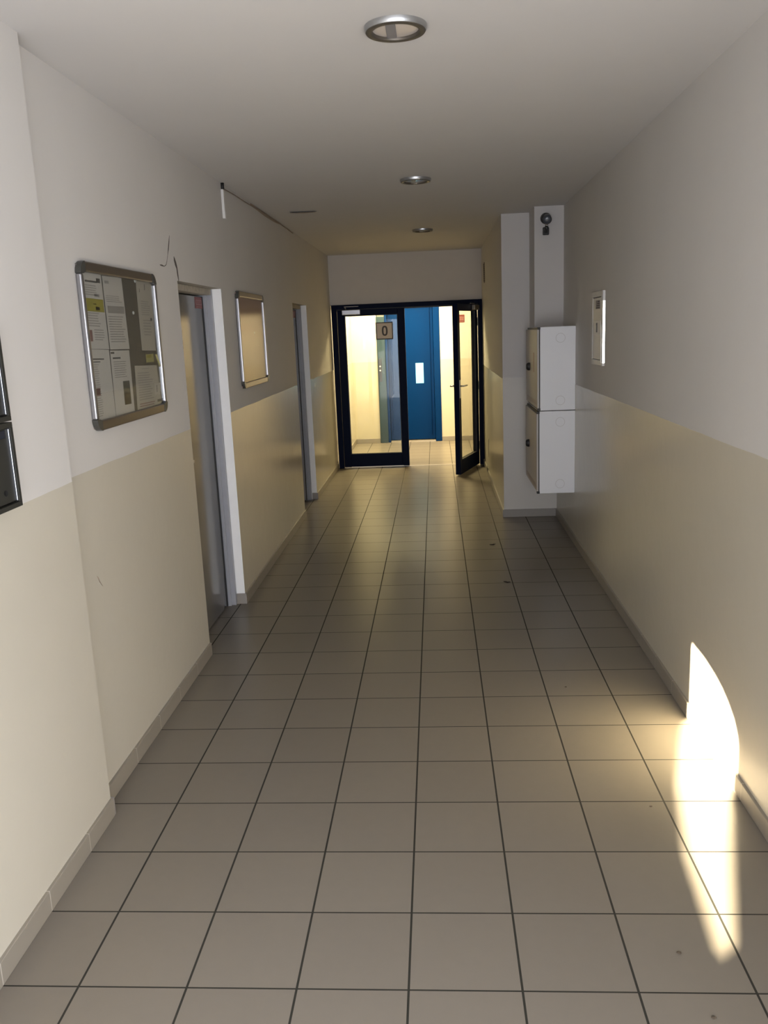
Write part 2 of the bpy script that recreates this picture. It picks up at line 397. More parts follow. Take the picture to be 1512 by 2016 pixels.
ch = MB(); ch.prism([(XL, 8.83, 1.250), (XL, 8.86, 1.258), (XL, 8.87, 1.238), (XL, 8.84, 1.236)], (0.002, 0, 0), 'chip'); ch.prism([(XL, 8.88, 1.205), (XL, 8.91, 1.20), (XL, 8.915, 1.165), (XL, 8.885, 1.158)], (0.002, 0, 0), 'chip')
build('paint_chip', ch, wl)
build('paint_chip', MB().prism([(XP, 9.58, 0.46), (XP, 9.72, 0.42), (XP, 9.78, 0.26), (XP, 9.70, 0.22), (XP, 9.66, 0.35)], (-0.001, 0, 0), 'crack'), wfr)
build('paint_chip', MB().prism([(XP - TB, 9.68, 0.075), (XP - TB, 9.84, 0.11), (XP - TB, 9.88, 0.07), (XP - TB, 9.72, 0.04)], (-0.002, 0, 0), 'hole'), wfr)
sm = MB()
for (yy, zz, dz) in ((2.93, 0.86, .04), (2.945, 0.835, .03)): sm.prism([(XL, yy, zz), (XL, yy + .012, zz - .01), (XL, yy + .03, zz - dz), (XL, yy + .018, zz - dz + .008)], (0.0005, 0, 0), 'flake')
build('scuff_mark', sm, wl)

# ------------------------------------------------------------------ glass double door at the end of the hallway
d1 = thing('door_1', (-0.34, YD - 0.03, 0), 'navy glass double door closing the hallway end, right leaf ajar', 'door', kind='structure')
f = MB(); Y0, Y1 = YD - 0.075, YD + 0.005
f.box(-1.272, -1.205, Y0, Y1, 0, 2.045, 'navy', bev=0.004); f.box(0.535, XP - 0.001, Y0, Y1, 0, 2.045, 'navy', bev=0.004); f.box(-1.205, 0.535, Y0, Y1, 1.99, 2.045, 'navy', bev=0.004)
f.box(-1.205, 0.535, Y0 + 0.03, Y1, 1.975, 1.99, 'navy_dark')
build('door_frame', f, d1)
def leaf_mesh(L, H=1.98, z0=0.012, st=0.088, bot=0.166, top=0.07, th=0.06, T=None):
    """leaf along +x from 0..L, thickness 0..th in y"""
    m = MB()
    m.box(0, st, 0, th, z0, H, 'navy', bev=0.004, T=T); m.box(L - st, L, 0, th, z0, H, 'navy', bev=0.004, T=T)
    m.box(st, L - st, 0, th, z0, z0 + bot, 'navy', bev=0.003, T=T); m.box(st, L - st, 0, th, H - top, H, 'navy', bev=0.003, T=T)
    g = MB(); g.box(st - 0.004, L - st + 0.004, th * .45, th * .55, z0 + bot - 0.004, H - top + 0.004, 'door_glass', T=T)
    q = MB()
    for yy in (th * .25, th * .75):
        q.box(st, st + .008, yy - .01, yy + .01, z0 + bot, H - top, 'navy_dark', T=T); q.box(L - st - .008, L - st, yy - .01, yy + .01, z0 + bot, H - top, 'navy_dark', T=T)
        q.box(st + .008, L - st - .008, yy - .01, yy + .01, z0 + bot, z0 + bot + .006, 'navy_dark', T=T); q.box(st + .008, L - st - .008, yy - .01, yy + .01, H - top - .006, H - top, 'navy_dark', T=T)
    return m, g, q
# left, closed
TL = Matrix.Translation((-1.2, YD - 0.065, 0))
m, g, q = leaf_mesh(0.835, T=TL)
lf = build('door_leaf', m, d1); build('glass_pane', g, lf); build('glazing_seal', q, lf)
c = MB(); c.box(-1.137, -0.908, YD - 0.115, YD - 0.066, 1.921, 1.982, 'alu', bev=0.006)
c.cyl((-1.085, YD - 0.09, 1.985), (-1.10, YD - 0.095, 2.02), 0.008, 'alu_dark', seg=12); c.box(-1.11, -0.93, YD - 0.10, YD - 0.088, 2.016, 2.024, 'alu_dark', bev=0.002)
build('door_closer', c, lf)
build('gap_glow_strip', MB().box(-1.11, -0.44, YD - 0.072, YD - 0.066, 0.006, 0.018, 'sill'), lf)  # pale strip standing in for light glowing through the gap below
# right, standing open towards the viewer
u = Vector((0.258, 0.79, 0)).normalized(); n = Vector((-u.y, u.x, 0))
TR = Matrix(((u.x, n.x, 0, 0.262), (u.y, n.y, 0, 9.768), (0, 0, 1, 0), (0, 0, 0, 1)))
m, g, q = leaf_mesh(0.865, T=TR)
lf = build('door_leaf', m, d1); build('glass_pane', g, lf); build('glazing_seal', q, lf)
h = MB()
for sgn, y0 in ((-1, 0.0), (1, 0.06)):
    h.box(0.022, 0.062, min(y0, y0 + sgn * .006), max(y0, y0 + sgn * .006), 0.91, 1.12, 'alu', bev=0.002, T=TR)
    h.cyl((0.042, y0, 1.05), (0.042, y0 + sgn * 0.05, 1.05), 0.009, 'alu', seg=14, T=TR)
    h.box(0.033, 0.165, min(y0 + sgn * .042, y0 + sgn * .06), max(y0 + sgn * .042, y0 + sgn * .06), 1.041, 1.06, 'alu', bev=0.006, T=TR)
build('door_handle', h, lf)
c = MB(); c.box(0.60, 0.80, -0.045, -0.001, 1.915, 1.975, 'alu_dark', bev=0.006, T=TR); c.box(0.45, 0.62, -0.035, -0.025, 1.985, 1.993, 'alu_dark', T=TR)
build('door_closer', c, lf)
hg = MB()
for z in (0.25, 1.0, 1.78): hg.cyl((0.522, Y0 - 0.008, z - 0.05), (0.522, Y0 - 0.008, z + 0.05), 0.009, 'navy_dark', seg=12)
build('hinge', hg, d1)
struct('trim_1', MB().box(-1.205, 0.53, YD - 0.02, YD + 0.01, -0.001, 0.004, 'sill'), 'thin metal threshold strip under the glass double door', 'threshold')

# number sign on the left pane
s0 = thing('number_sign', (-0.62, YD - 0.045, 1.608), 'square tan sign with black number 0 on the closed glass door leaf', 'sign')
YS = YD - 0.049
m = MB(); m.box(-0.729, -0.515, YS, YS + 0.008, 1.606, 1.818, 'sign_plate', bev=0.001); build('plate', m, s0)
m = MB()
for (a, b_, c_, d_) in ((-0.729, -0.515, 1.806, 1.818), (-0.729, -0.515, 1.606, 1.618)): m.box(a + .002, b_ - .002, YS - .0015, YS, c_, d_ , 'ink_dark')
for (a, b_) in ((-0.727, -0.716), (-0.528, -0.517)): m.box(a, b_, YS - .0015, YS, 1.618, 1.806, 'ink_dark')
build('border', m, s0)
m = MB(); N = 40; cx, cz = -0.618, 1.712
def sup(a, b_, t_, p=2.6):
    ct, st = math.cos(t_), math.sin(t_); return (cx + a * math.copysign(abs(ct) ** (2 / p), ct), cz + b_ * math.copysign(abs(st) ** (2 / p), st))
for i in range(N):
    t0, t1 = 2 * math.pi * i / N, 2 * math.pi * (i + 1) / N
    q4 = [sup(.036, .061, t0), sup(.036, .061, t1), sup(.015, .042, t1), sup(.015, .042, t0)]
    m.prism([(x, YS - .0005, z) for x, z in q4], (0, -0.0015, 0), 'ink_dark')
build('numeral', m, s0)

# ------------------------------------------------------------------ grey side doors
def side_door(name, D, H, xleaf, label, step=0.0):
    t_ = thing(name, (XL - 0.09, (D[0] + D[1]) / 2, 0), label, 'door', kind='structure')
    f = MB(); xo, xi = XL - 0.055, XL - 0.30
    ya, yb = D
    for s_, y in ((1, ya), (-1, yb)):
        f.box(xi, xo, min(y, y + s_ * .035), max(y, y + s_ * .035), 0, H - .001, 'grey_frame', bev=0.003)
        f.box(xi, xo - 0.028, min(y + s_ * .034, y + s_ * .05), max(y + s_ * .034, y + s_ * .05), 0, H - .03, 'grey_frame', bev=0.002)
    f.box(xi, xo, ya + .035, yb - .035, H - .036, H - .001, 'peel', bev=0.003)
    build('door_frame', f, t_)
    l = MB(); l.box(xleaf - 0.045, xleaf, ya + .057, yb - .070, 0.008, H - .045, 'grey_door', bev=0.002)
    lf = build('door_leaf', l, t_)
    k = MB(); k.box(xleaf - .045, xleaf + .004, yb - .0695, yb - .0505, 0.005, H - .045, 'black'); build('door_gap_strip', k, t_)  # black strip putting in the shade of the gap beside the leaf
    h = MB(); h.box(xleaf, xleaf + .006, ya + .085, ya + .12, 0.95, 1.15, 'alu', bev=.002); h.cyl((xleaf, ya + .10, 1.05), (xleaf + .045, ya + .10, 1.05), .009, 'alu', seg=12); h.box(xleaf + .036, xleaf + .052, ya + .09, ya + .21, 1.04, 1.06, 'alu', bev=.005)
    build('door_handle', h, lf)
    g = MB(); g.box(xleaf - .06, xleaf - .05, ya, yb, 0, H, 'hole'); build('door_backing', g, t_)
    return t_
side_door('door_2', D1, DH, -1.392, 'grey metal door in the left wall between the two notice boards')
side_door('door_3', D2, DH2, -1.388, 'grey metal door in the left wall nearest the glass double door')

def red_sign(loc, du, dz, w_, h_, nrm, label):
    """plate on a vertical surface; du = in-plane direction, nrm = outward normal"""
    o = thing('safety_sign', loc, label, 'sign', 'red safety signs')
    du, nrm = Vector(du), Vector(nrm); L = Vector(loc)
    def rect(a0, a1, z0, z1, o0, o1, m):
        p = [L + du * a + Vector((0, 0, z)) + nrm * o0 for a, z in ((a0, z0), (a1, z0), (a1, z1), (a0, z1))]
        return [tuple(v) for v in p], tuple(nrm * (o1 - o0))
    m = MB(); m.prism(*rect(-w_ / 2, w_ / 2, 0, h_, 0.0003, 0.002, 'red'), 'red'); build('plate', m, o)
    m = MB()
    m.prism(*rect(-w_ * .42, w_ * .42, h_ * .30, h_ * .76, 0.002, 0.0026, 0), 'red_pale')
    build('label_field', m, o)
    m = MB()
    for k in (-.25, .02, .26): m.prism(*rect(w_ * (k - .05), w_ * (k + .07), h_ * .38, h_ * .68, 0.0026, 0.003, 0), 'red')
    m.prism(*rect(-w_ * .36, w_ * .36, h_ * .12, h_ * .17, 0.002, 0.003, 0), 'red_pale')
    build('print', m, o)
red_sign((-1.392, 5.025, 1.885), (0, 1, 0), 0, 0.15, 0.065, (1, 0, 0), 'small red sign at the top of the grey door between the notice boards')
red_sign((-1.388, 8.46, 1.875), (0, 1, 0), 0, 0.15, 0.07, (1, 0, 0), 'small red sign at the top of the grey door nearest the glass door')
red_sign((0.405, 12.985, 1.788), (1, 0, 0), 0, 0.105, 0.115, (0, -1, 0), 'dark red sign on the lobby wall seen through the open glass leaf')

# ------------------------------------------------------------------ blue lift in the lobby
lt = thing('door_4', (-0.40, 13.05, 0), 'blue lift door with a small lit window in the lobby', 'door', kind='structure')
m = MB(); m.box(-0.76, -0.725, 12.975, 13.3, 0, 2.25, 'lift', bev=.004); m.box(-0.022, 0.075, 12.975, 13.3, 0, 2.25, 'lift', bev=.006); m.box(-0.725, -0.022, 12.99, 13.3, 2.10, 2.25, 'lift', bev=.004)
build('door_frame', m, lt)
m = MB(); m.box(-0.885, -0.76, 12.955, 13.25, 0, 1.93, 'lift_teal', bev=.006); po = build('control_post', m, lt)
m = MB(); m.box(-0.872, -0.822, 12.951, 12.956, 0.95, 1.30, 'cam', bev=.002); cp = build('button_panel', m, po)
m = MB()
for z in (1.12, 1.183): m.cyl((-0.847, 12.952, z), (-0.847, 12.946, z), 0.011, 'plastic', seg=16)
build('call_button', m, po)
m = MB(); m.box(-0.722, -0.025, 13.11, 13.15, 0.02, 2.10, 'lift', bev=.008); lf = build('door_leaf', m, lt)
m = MB(); m.box(-0.308, -0.186, 13.104, 13.112, 0.895, 1.205, 'lift_glow', bev=.003); build('lit_window', m, lf)
m = MB(); m.box(-0.722, -0.025, 12.99, 13.2, 0.0, 0.012, 'sill'); build('threshold', m, lt)
m = MB()
for x in (-0.690, -0.085): m.box(x, x + .012, 13.096, 13.112, 0.1, 2.05, 'lift', bev=.005)
build('edge_bead', m, lf)

# ------------------------------------------------------------------ notice boards
def board(y0, y1, z0, z1, panel, label, pane='glass'):
    xf = XL + 0.023; xg = XL + 0.008
    o = thing('notice_board', (XL, (y0 + y1) / 2, z0), label, 'notice board')
    R = 0.045
    m = MB(); m.box(XL + .0005, XL + .006, y0 + .01, y1 - .01, z0 + .01, z1 - .01, panel); build('back_panel', m, o)
    for y, s_ in ((y0, 1), (y1, -1)):
        m = MB()
        ya, yb = sorted((y, y + s_ * .024))
        m.box(XL + .001, xf, ya, yb, z0 + R, z1 - R, 'alu', bev=.006, seg=3)
        build('side_rail', m, o)
    for z, s_ in ((z1, -1), (z0, 1)):
        m = MB(); za, zb = sorted((z, z + s_ * .038))
        m.box(XL + .001, xf - .001, y0 + R, y1 - R, za, zb, 'alu_dark', bev=.006, seg=3)  # darker metal than the side rails, their dark reflection put into colour
        build('cross_rail', m, o)
    for y, sy in ((y0, 1), (y1, -1)):
        for z, sz in ((z0, 1), (z1, -1)):
            pts = []
            for i in range(9):
                a = math.pi / 2 * i / 8
                pts.append((XL + .001, y + sy * (R - R * math.cos(a)), z + sz * (R - R * math.sin(a))))
            pts += [(XL + .001, y + sy * R, z + sz * .038), (XL + .001, y + sy * .024, z + sz * R)]
            m = MB(); m.prism(pts, (xf - XL - .0005, 0, 0), 'corner'); build('corner_cap', m, o)
    m = MB(); m.box(xg + .003, xg + .006, y0 + .024, y1 - .024, z0 + .036, z1 - .036, pane); build('glass_pane', m, o)
    return o
board(3.045, 3.882, 1.384, 2.004, 'felt', 'notice board full of papers on the left wall, before the first grey door')
board(5.51, 6.345, 1.372, 2.004, 'cork_glare', 'empty notice board with a pinkish reflection put into its panel colour between the two grey doors', 'acrylic')
XPAP = XL + .0062
def K(y, z): return (y * 1.278 / 1.27, 1.71 + (z - 1.71) * 1.278 / 1.27)
def paper(quad, label, lines=(), mat='paper', extra=(), name='notice_sheet', layer=0, cat='notice', group='papers on the notice board'):
    """quad: tl,tr,br,bl in (y,z); lines/extra: rects in sheet uv (u right, v down)"""
    q = [K(*p) for p in quad]; x0 = XPAP + layer * .0006
    def P(u_, v_, x): 
        a = [q[0][i] * (1 - u_) + q[1][i] * u_ for i in range(2)]; c_ = [q[3][i] * (1 - u_) + q[2][i] * u_ for i in range(2)]
        return (x, a[0] * (1 - v_) + c_[0] * v_, a[1] * (1 - v_) + c_[1] * v_)
    m = MB(); m.prism([P(0, 0, x0), P(1, 0, x0), P(1, 1, x0), P(0, 1, x0)], (.0004, 0, 0), mat)
    for (u0, v0, u1, v1, mt) in list(extra) + list(lines):
        m.prism([P(u0, v0, x0 + .0004), P(u1, v0, x0 + .0004), P(u1, v1, x0 + .0004), P(u0, v1, x0 + .0004)], (.00012, 0, 0), mt)
    return tag(build(name, m), label, cat, group)
def text(v0, v1, n_, u0=.08, u1=.92, mt='ink', fill=.4, rag=.25):
    out = []; st = (v1 - v0) / n_
    for i in range(n_): out.append((u0, v0 + i * st, u1 - random.random() * rag * (u1 - u0), v0 + i * st + st * fill, mt))
    return out
paper([(3.064, 1.966), (3.250, 1.966), (3.256, 1.684), (3.058, 1.69)], 'white sheet with a yellow highlighted block, upper near corner of the board',
      [(.72, .06, .92, .12, 'ink_dark'), (.15, .10, .75, .125, 'ink_dark')] + text(.16, .31, 5, .06, .7) + [(.55, .27, .8, .31, 'ink')] + [(.4, .40, .6, .41, 'ink'), (.55, .44, .75, .48, 'ink')] + text(.52, .72, 6, .08, .75) + text(.74, .9, 5, .35, .85) , extra=[(0, .335, .97, .505, 'yellow'), (.08, .75, .25, .9, 'ink_red')])
paper([(3.262, 1.962), (3.466, 1.965), (3.477, 1.68), (3.266, 1.683)], 'white text sheet right of the highlighted one, top of the board',
      [(.08, .06, .3, .1, 'ink')] + text(.26, .36, 4) + [(.1, .40, .95, .50, 'ink')] + text(.54, .92, 11), group='papers on the notice board')
paper([(3.056, 1.689), (3.250, 1.682), (3.250, 1.41), (3.054, 1.41)], 'long printed list under the sheet with yellow highlight',
      [(.12, .12, .7, .14, 'ink_dark'), (.12, .16, .5, .175, 'ink_dark')] + text(.2, .92, 24, .1, .42, fill=.35), extra=[(.1, .52, .35, .62, 'ink_red')])
paper([(3.260, 1.679), (3.468, 1.675), (3.462, 1.408), (3.252, 1.412)], 'tilted white sheet with a dark photo, lower middle of the board',
      [(.02, .02, .2, .05, 'ink_dark'), (.1, .1, .5, .125, 'ink_dark')] + text(.16, .42, 8, .12, .8), extra=[(.5, .46, .86, .64, 'photo_a'), (.5, .64, .86, .82, 'photo_b')], layer=1)
paper([(3.634, 1.963), (3.835, 1.965), (3.810, 1.665), (3.628, 1.67)], 'greyish sheet at the upper far corner of the board',
      text(.28, .5, 7, .2, .8) + text(.55, .8, 6, .25, .8), 'paper2')
paper([(3.517, 1.609), (3.800, 1.60), (3.822, 1.408), (3.498, 1.412)], 'greyish printed sheet at the lower far corner of the board',
      text(.06, .1, 1, .3, .7) + text(.15, .78, 12, .1, .75) + text(.82, .92, 2, .1, .75, 'ink_red'), 'paper2')
paper([(3.668, 1.664), (3.768, 1.666), (3.765, 1.612), (3.664, 1.613)], 'small yellow and white card with dark top edge', [(0, 0, 1, .25, 'ink_dark'), (.1, .3, .7, .55, 'yellow'), (0, .92, 1, 1, 'ink_dark')], 'yellow_pale', name='business_card', layer=2, cat='card')
paper([(3.740, 1.524), (3.822, 1.52), (3.812, 1.467), (3.736, 1.472)], 'small pale card on the lower far sheet', [(.3, .2, .5, .8, 'ink')], 'paper', name='business_card', layer=2, cat='card')
paper([(3.668, 1.948), (3.752, 1.948), (3.748, 1.915), (3.66, 1.917)], 'small card with black marks at the top of the upper far sheet', [(.75, -.2, .85, .6, 'ink_dark'), (.0, .5, .07, 1, 'ink_dark')], 'paper2', name='business_card', layer=2, cat='card')
def pin(y, z, r_, m_, label, name='push_pin'):
    yy, zz = K(y, z); m = MB(); m.lathe([(0, .005), (r_ * .7, .0045), (r_, .002), (r_, 0)], (XPAP + .001, yy, zz), (1, 0, 0), m_, seg=16)
    return tag(build(name, m), label, 'pin')
pin(3.62, 1.964, .010, 'plastic', 'white pin at the top edge of the paper-filled notice board')
pin(3.56, 1.828, .007, 'plastic', 'white pin on bare felt in the middle of the paper-filled notice board')
pin(3.78, 1.803, .007, 'cam', 'dark pin on the upper far sheet')
m = MB(); y0_, z0_ = K(3.795, 1.648); y1_, z1_ = K(3.832, 1.594)
m.cyl((XPAP + .004, y0_, z0_), (XPAP + .004, y1_, z1_), .0045, 'yellow_pale', seg=12); tag(build('pencil', m), 'short pale yellow stick tucked beside the far rail of the notice board', 'pencil')
m = MB(); m.box(XPAP, XPAP + .006, *[K(3.765, 0)[0], K(3.825, 0)[0]], 1.434, 1.446, 'cam', bev=.002); tag(build('magnet_strip', m), 'short black magnet on the lower far sheet of the notice board', 'magnet')
m = MB(); m.lathe([(0, .005), (.005, .0045), (.009, .002), (.009, 0)], (XL + .007, 6.00, 1.735), (1, 0, 0), 'plastic', seg=16); tag(build('push_pin', m), 'single white pin on the empty pinkish notice board', 'pin')

# ------------------------------------------------------------------ mailboxes on the near left wall
def mailbox(z0, z1, label):
    y0, y1 = 1.90, 2.296; xf = XN + 0.038
    o = thing('mailbox', (XN, (y0 + y1) / 2, z0), label, 'mailbox', 'mailboxes on the near left wall')
    m = MB(); t_ = .014
    m.box(XN, xf, y0, y1, z0, z0 + t_, 'mail', bev=.001); m.box(XN, xf, y0, y1, z1 - t_, z1, 'mail', bev=.001)
    m.box(XN, xf, y1 - t_, y1, z0 + t_, z1 - t_, 'mail', bev=.001); m.box(XN, xf, y0, y0 + t_, z0 + t_, z1 - t_, 'mail', bev=.001); m.box(XN - .003, XN + .006, y0, y1, z0, z1, 'mail')
    build('case', m, o)
    m = MB(); m.box(XN + .006, xf - .008, y0 + t_ + .001, y1 - t_ - .001, z0 + t_ + .003, z1 - t_ - .001, 'mail', bev=.003); dr = build('door', m, o)
    m = MB(); m.box(xf - .009, xf - .003, y1 - t_ - .006, y1 - t_ - .001, z0 + t_ + .004, z1 - t_ - .003, 'mail_rim', bev=.0015); build('door_edge', m, dr)  # lighter strip standing for the highlight along the door bevel
    m = MB(); m.box(xf - .009, xf - .006, y0 + .05, y1 - .035, z1 - t_ - .028, z1 - t_ - .006, 'mail_slot', bev=.001); build('letter_slot', m, dr)
    for k in range(6):
        yy = y1 - .072 - k * .048; m = MB()
        m.lathe([(0, .0015), (.0085, .0015), (.0085, 0)], (xf - .0081, yy, z0 + .048), (1, 0, 0), 'hole', seg=20)
        build('peep_hole', m, dr)
    return o
mailbox(1.261, 1.502, 'dark metal mailbox at the left frame edge, lower of the two')
mailbox(1.506, 1.760, 'dark metal mailbox at the left frame edge, upper of the two')

# ------------------------------------------------------------------ white cabinets on the right wall
def cabinet(z0, z1, x0, ylock, zlock, label, lab_first):
    y0, y1 = 6.535, 7.33
    o = thing('wall_cabinet', (XR, (y0 + y1) / 2, z0), label, 'cabinet', 'white utility cabinets')
    m = MB(); m.box(x0 + .022, XR, y0, y1, z0, z1, 'cab', bev=.003); bd = build('body', m, o)
    m = MB(); m.box(x0 + .014, x0 + .022, y0 + .002, y1 - .002, z0 + .004, z1 - .004, 'black'); build('door_gap_strip', m, o)
    if lab_first:
        m = MB(); m.box(x0 + .03, XR, y0 + .004, y1 - .004, z0 - .006, z0, 'black'); build('dark_gap_strip', m, o)  # black filler for the shaded gap between the two cabinets
    m = MB(); m.box(x0, x0 + .015, y0 + .001, y1 - .001, z0 + .018, z1 - .018, 'cab_door', bev=.003); dr = build('door', m, o)
    for z in (z0 + .009, z1 - .009):
        m = MB(); m.box(x0 + .002, x0 + .024, y0 - .004, y0 + .03, z - .009, z + .009, 'black', bev=.002); build('hinge', m, o)
    m = MB()
    m.lathe([(0, .03), (.012, .029), (.02, .024), (.024, .012), (.024, 0)], (x0, ylock, zlock), (-1, 0, 0), 'black', seg=24)
    for v in m.bm.verts: v.co.z = zlock + (v.co.z - zlock) * 1.35
    build('lock_knob', m, dr)
    m = MB(); m.box(x0 - .001, x0, ylock - .32, ylock - .26, zlock - .03, zlock + .12, 'pink_label' if lab_first else 'cab_door'); build('label_strip', m, dr)
    m = MB()
    for k in range(3): m.box(x0 - .0012, x0 - .0002, y0 + .06, y1 - .1, z0 + .045 + k * .011, z0 + .048 + k * .011, 'pink_label')
    build('vent_line', m, dr)
    for z in ((z0 + .075), (z1 - .085)):
        m = MB(); m.cyl((0.952, y0 + .002, z), (0.952, y0 - .0012, z), .0335, 'cab', seg=48, smooth=False); m.cyl((0.952, y0 + .002, z), (0.952, y0 - .0006, z), .0352, 'cab_door', seg=48, smooth=False); build('knockout', m, bd)
    return o
cabinet(1.058, 1.690, 0.776, 7.05, 1.375, 'white metal cabinet on the right wall, upper of the stacked pair', True)
cabinet(0.405, 1.052, 0.770, 7.05, 0.74, 'white metal cabinet on the right wall, lower of the stacked pair', False)

# ------------------------------------------------------------------ flush panel on the right wall
o = thing('distribution_panel', (XR, 5.595, 1.435), 'narrow off-white distribution panel with a bright edge on the right wall', 'panel')
m = MB(); py0, py1, pz0, pz1 = 5.44, 5.80, 1.437, 1.902; xf = XR - .016
m.box(xf, XR, py0 + .03, py1, pz1 - .034, pz1, 'panel', bev=.002); m.box(xf, XR, py0 + .03, py1, pz0, pz0 + .034, 'panel', bev=.002); m.box(xf, XR, py1 - .03, py1, pz0 + .034, pz1 - .034, 'panel', bev=.002)
build('frame', m, o)
m = MB(); m.box(xf + .004, XR, py0 + .031, py1 - .031, pz0 + .036, pz1 - .036, 'panel', bev=.002); dr = build('door', m, o)
m = MB()   # angled near rim; its glint is set by a brighter metal middle stretch
sec = [(XR, py0 - .010), (xf + .002, py0 - .0075), (xf - .002, py0 + .004), (xf - .002, py0 + .03), (XR, py0 + .03)]
m.prism([(x, y, pz0 + .018) for x, y in sec], (0, 0, 1.84 - pz0 - .018), 'bright_rim'); build('rim_glint', m, o)
m = MB(); m.prism([(x, y, 1.84) for x, y in sec], (0, 0, pz1 - 1.84), 'panel'); build('rim_end', m, o)
m = MB(); m.prism([(x, y, pz0) for x, y in sec], (0, 0, .018), 'panel'); build('rim_end', m, o)
m = MB(); m.box(xf + .003, xf + .0042, py0 + .10, py0 + .24, pz1 - .11, pz1 - .055, 'ink', bev=0)
for k in range(4): m.box(xf + .0025, xf + .003, py0 + .105, py0 + .225 - .02 * k, pz1 - .105 + k * .013, pz1 - .099 + k * .013, 'ink_dark')
m.box(xf + .003, xf + .0042, py0 + .04, py1 - .035, pz1 - .040, pz1 - .036, 'ink_dark')
build('text_label', m, dr)
m = MB(); m.box(xf - .004, xf + .004, py0 + .165, py0 + .19, 1.645, 1.705, 'cam', bev=.003); m.box(xf + .001, xf + .0035, py0 + .06, py1 - .06, 1.63, 1.72, 'plastic', bev=.001); build('latch', m, dr)

# ------------------------------------------------------------------ camera on the duct
o = thing('security_camera', (0.92, 7.16, 2.43), 'small black security camera mounted high on the duct above the cabinets', 'camera')
ax = Vector((-0.10, -1.0, -0.28)).normalized(); cc = Vector((0.921, 7.07, 2.527))
m = MB(); m.lathe([(0, -.075), (.028, -.075), (.034, -.06), (.036, 0), (.036, .012), (.031, .014), (.029, .006), (0, .006)], cc, ax, 'cam', seg=36); bd = build('housing', m, o)
m = MB(); m.lathe([(.0285, .004), (.0285, .008), (.012, .010), (0, .0105)], cc, ax, 'cam_glass', seg=32); build('lens', m, bd)
m = MB(); m.lathe([(0, .03), (.03, .028), (.042, .015), (.044, 0)], (0.921, 7.159, 2.545), (0, -1, 0), 'cam', seg=32); build('mount_base', m, o)
m = MB(); m.cyl((0.92, 7.085, 2.493), (0.92, 7.09, 2.478), .010, 'chrome', seg=16); m.cyl((0.92, 7.09, 2.478), (0.918, 7.13, 2.435), .012, 'cam', seg=16); m.box(0.895, 0.945, 7.135, 7.16, 2.415, 2.475, 'cam', bev=.006); build('bracket', m, o)

# ------------------------------------------------------------------ recessed lights
def lamp(x, y, label):
    o = thing('ceiling_light', (x, y, ZC), label, 'ceiling light', 'round recessed ceiling lights')
    m = MB(); m.lathe([(.0945, -.016), (.093, -.0185), (.075, -.0185), (.0735, -.016), (.0725, -.008)], (x, y, ZC), (0, 0, 1), 'lamp_ring', seg=64); build('trim_ring', m, o)
    m = MB(); m.lathe([(.0985, 0), (.098, -.006), (.0965, -.013), (.0945, -.0165)], (x, y, ZC), (0, 0, 1), 'lamp_rim', seg=64); build('outer_rim', m, o)
    m = MB(); m.lathe([(.0728, -.009), (.04, -.0105), (0, -.011)], (x, y, ZC), (0, 0, 1), 'lamp_glass', seg=48); build('lens_glass', m, o)
    m = MB(); m.box(x - .030, x + .001, y - .066, y + .066, ZC - .0135, ZC - .006, 'lamp_bar', bev=.001); build('baffle', m, o)
lamp(-0.096, 2.875, 'round recessed ceiling light nearest the viewer')
lamp(-0.094, 5.61, 'round recessed ceiling light in the middle of the hallway')
lamp(-0.088, 8.36, 'round recessed ceiling light farthest down, near the glass door')

# ------------------------------------------------------------------ trunking and cable, vent
o = thing('cable_trunking', (XL, 5.40, 2.43), 'short white vertical cable trunking high on the left wall', 'trunking')
m = MB(); m.box(XL, XL + .016, 5.355, 5.383, 2.432, 2.60, 'plastic', bev=.002); build('cover', m, o)
m = MB(); m.box(XL, XL + .018, 5.353, 5.385, 2.428, 2.47, 'plastic', bev=.003); build('end_piece', m, o)
m = MB(); m.cyl((XL + .010, 5.369, 2.60), (XL + .010, 5.369, ZC - .002), .010, 'black', seg=14); build('cable_stub', m, o)
m = MB(); pts = [(XL + .006, 5.40 + i * .29, ZC - .03 + .018 * min(1, i / 4) + .003 * math.sin(i * 1.9)) for i in range(10)]
m.tube(pts, .0035, 'cable'); tag(build('wall_cable', m), 'thin brown cable running along the left edge of the ceiling', 'cable')
o = thing('vent_grille', (XP, 9.98, 2.21), 'narrow dark vent slot high on the wall beside the glass door', 'vent')
m = MB(); m.box(XP - .006, XP, 9.93, 10.07, 2.205, 2.43, 'cable', bev=.001); build('frame', m, o)
m = MB()
for k in range(9): m.box(XP - .009, XP - .005, 9.945, 10.055, 2.222 + k * .022, 2.234 + k * .022, 'hole')
build('slat', m, o)

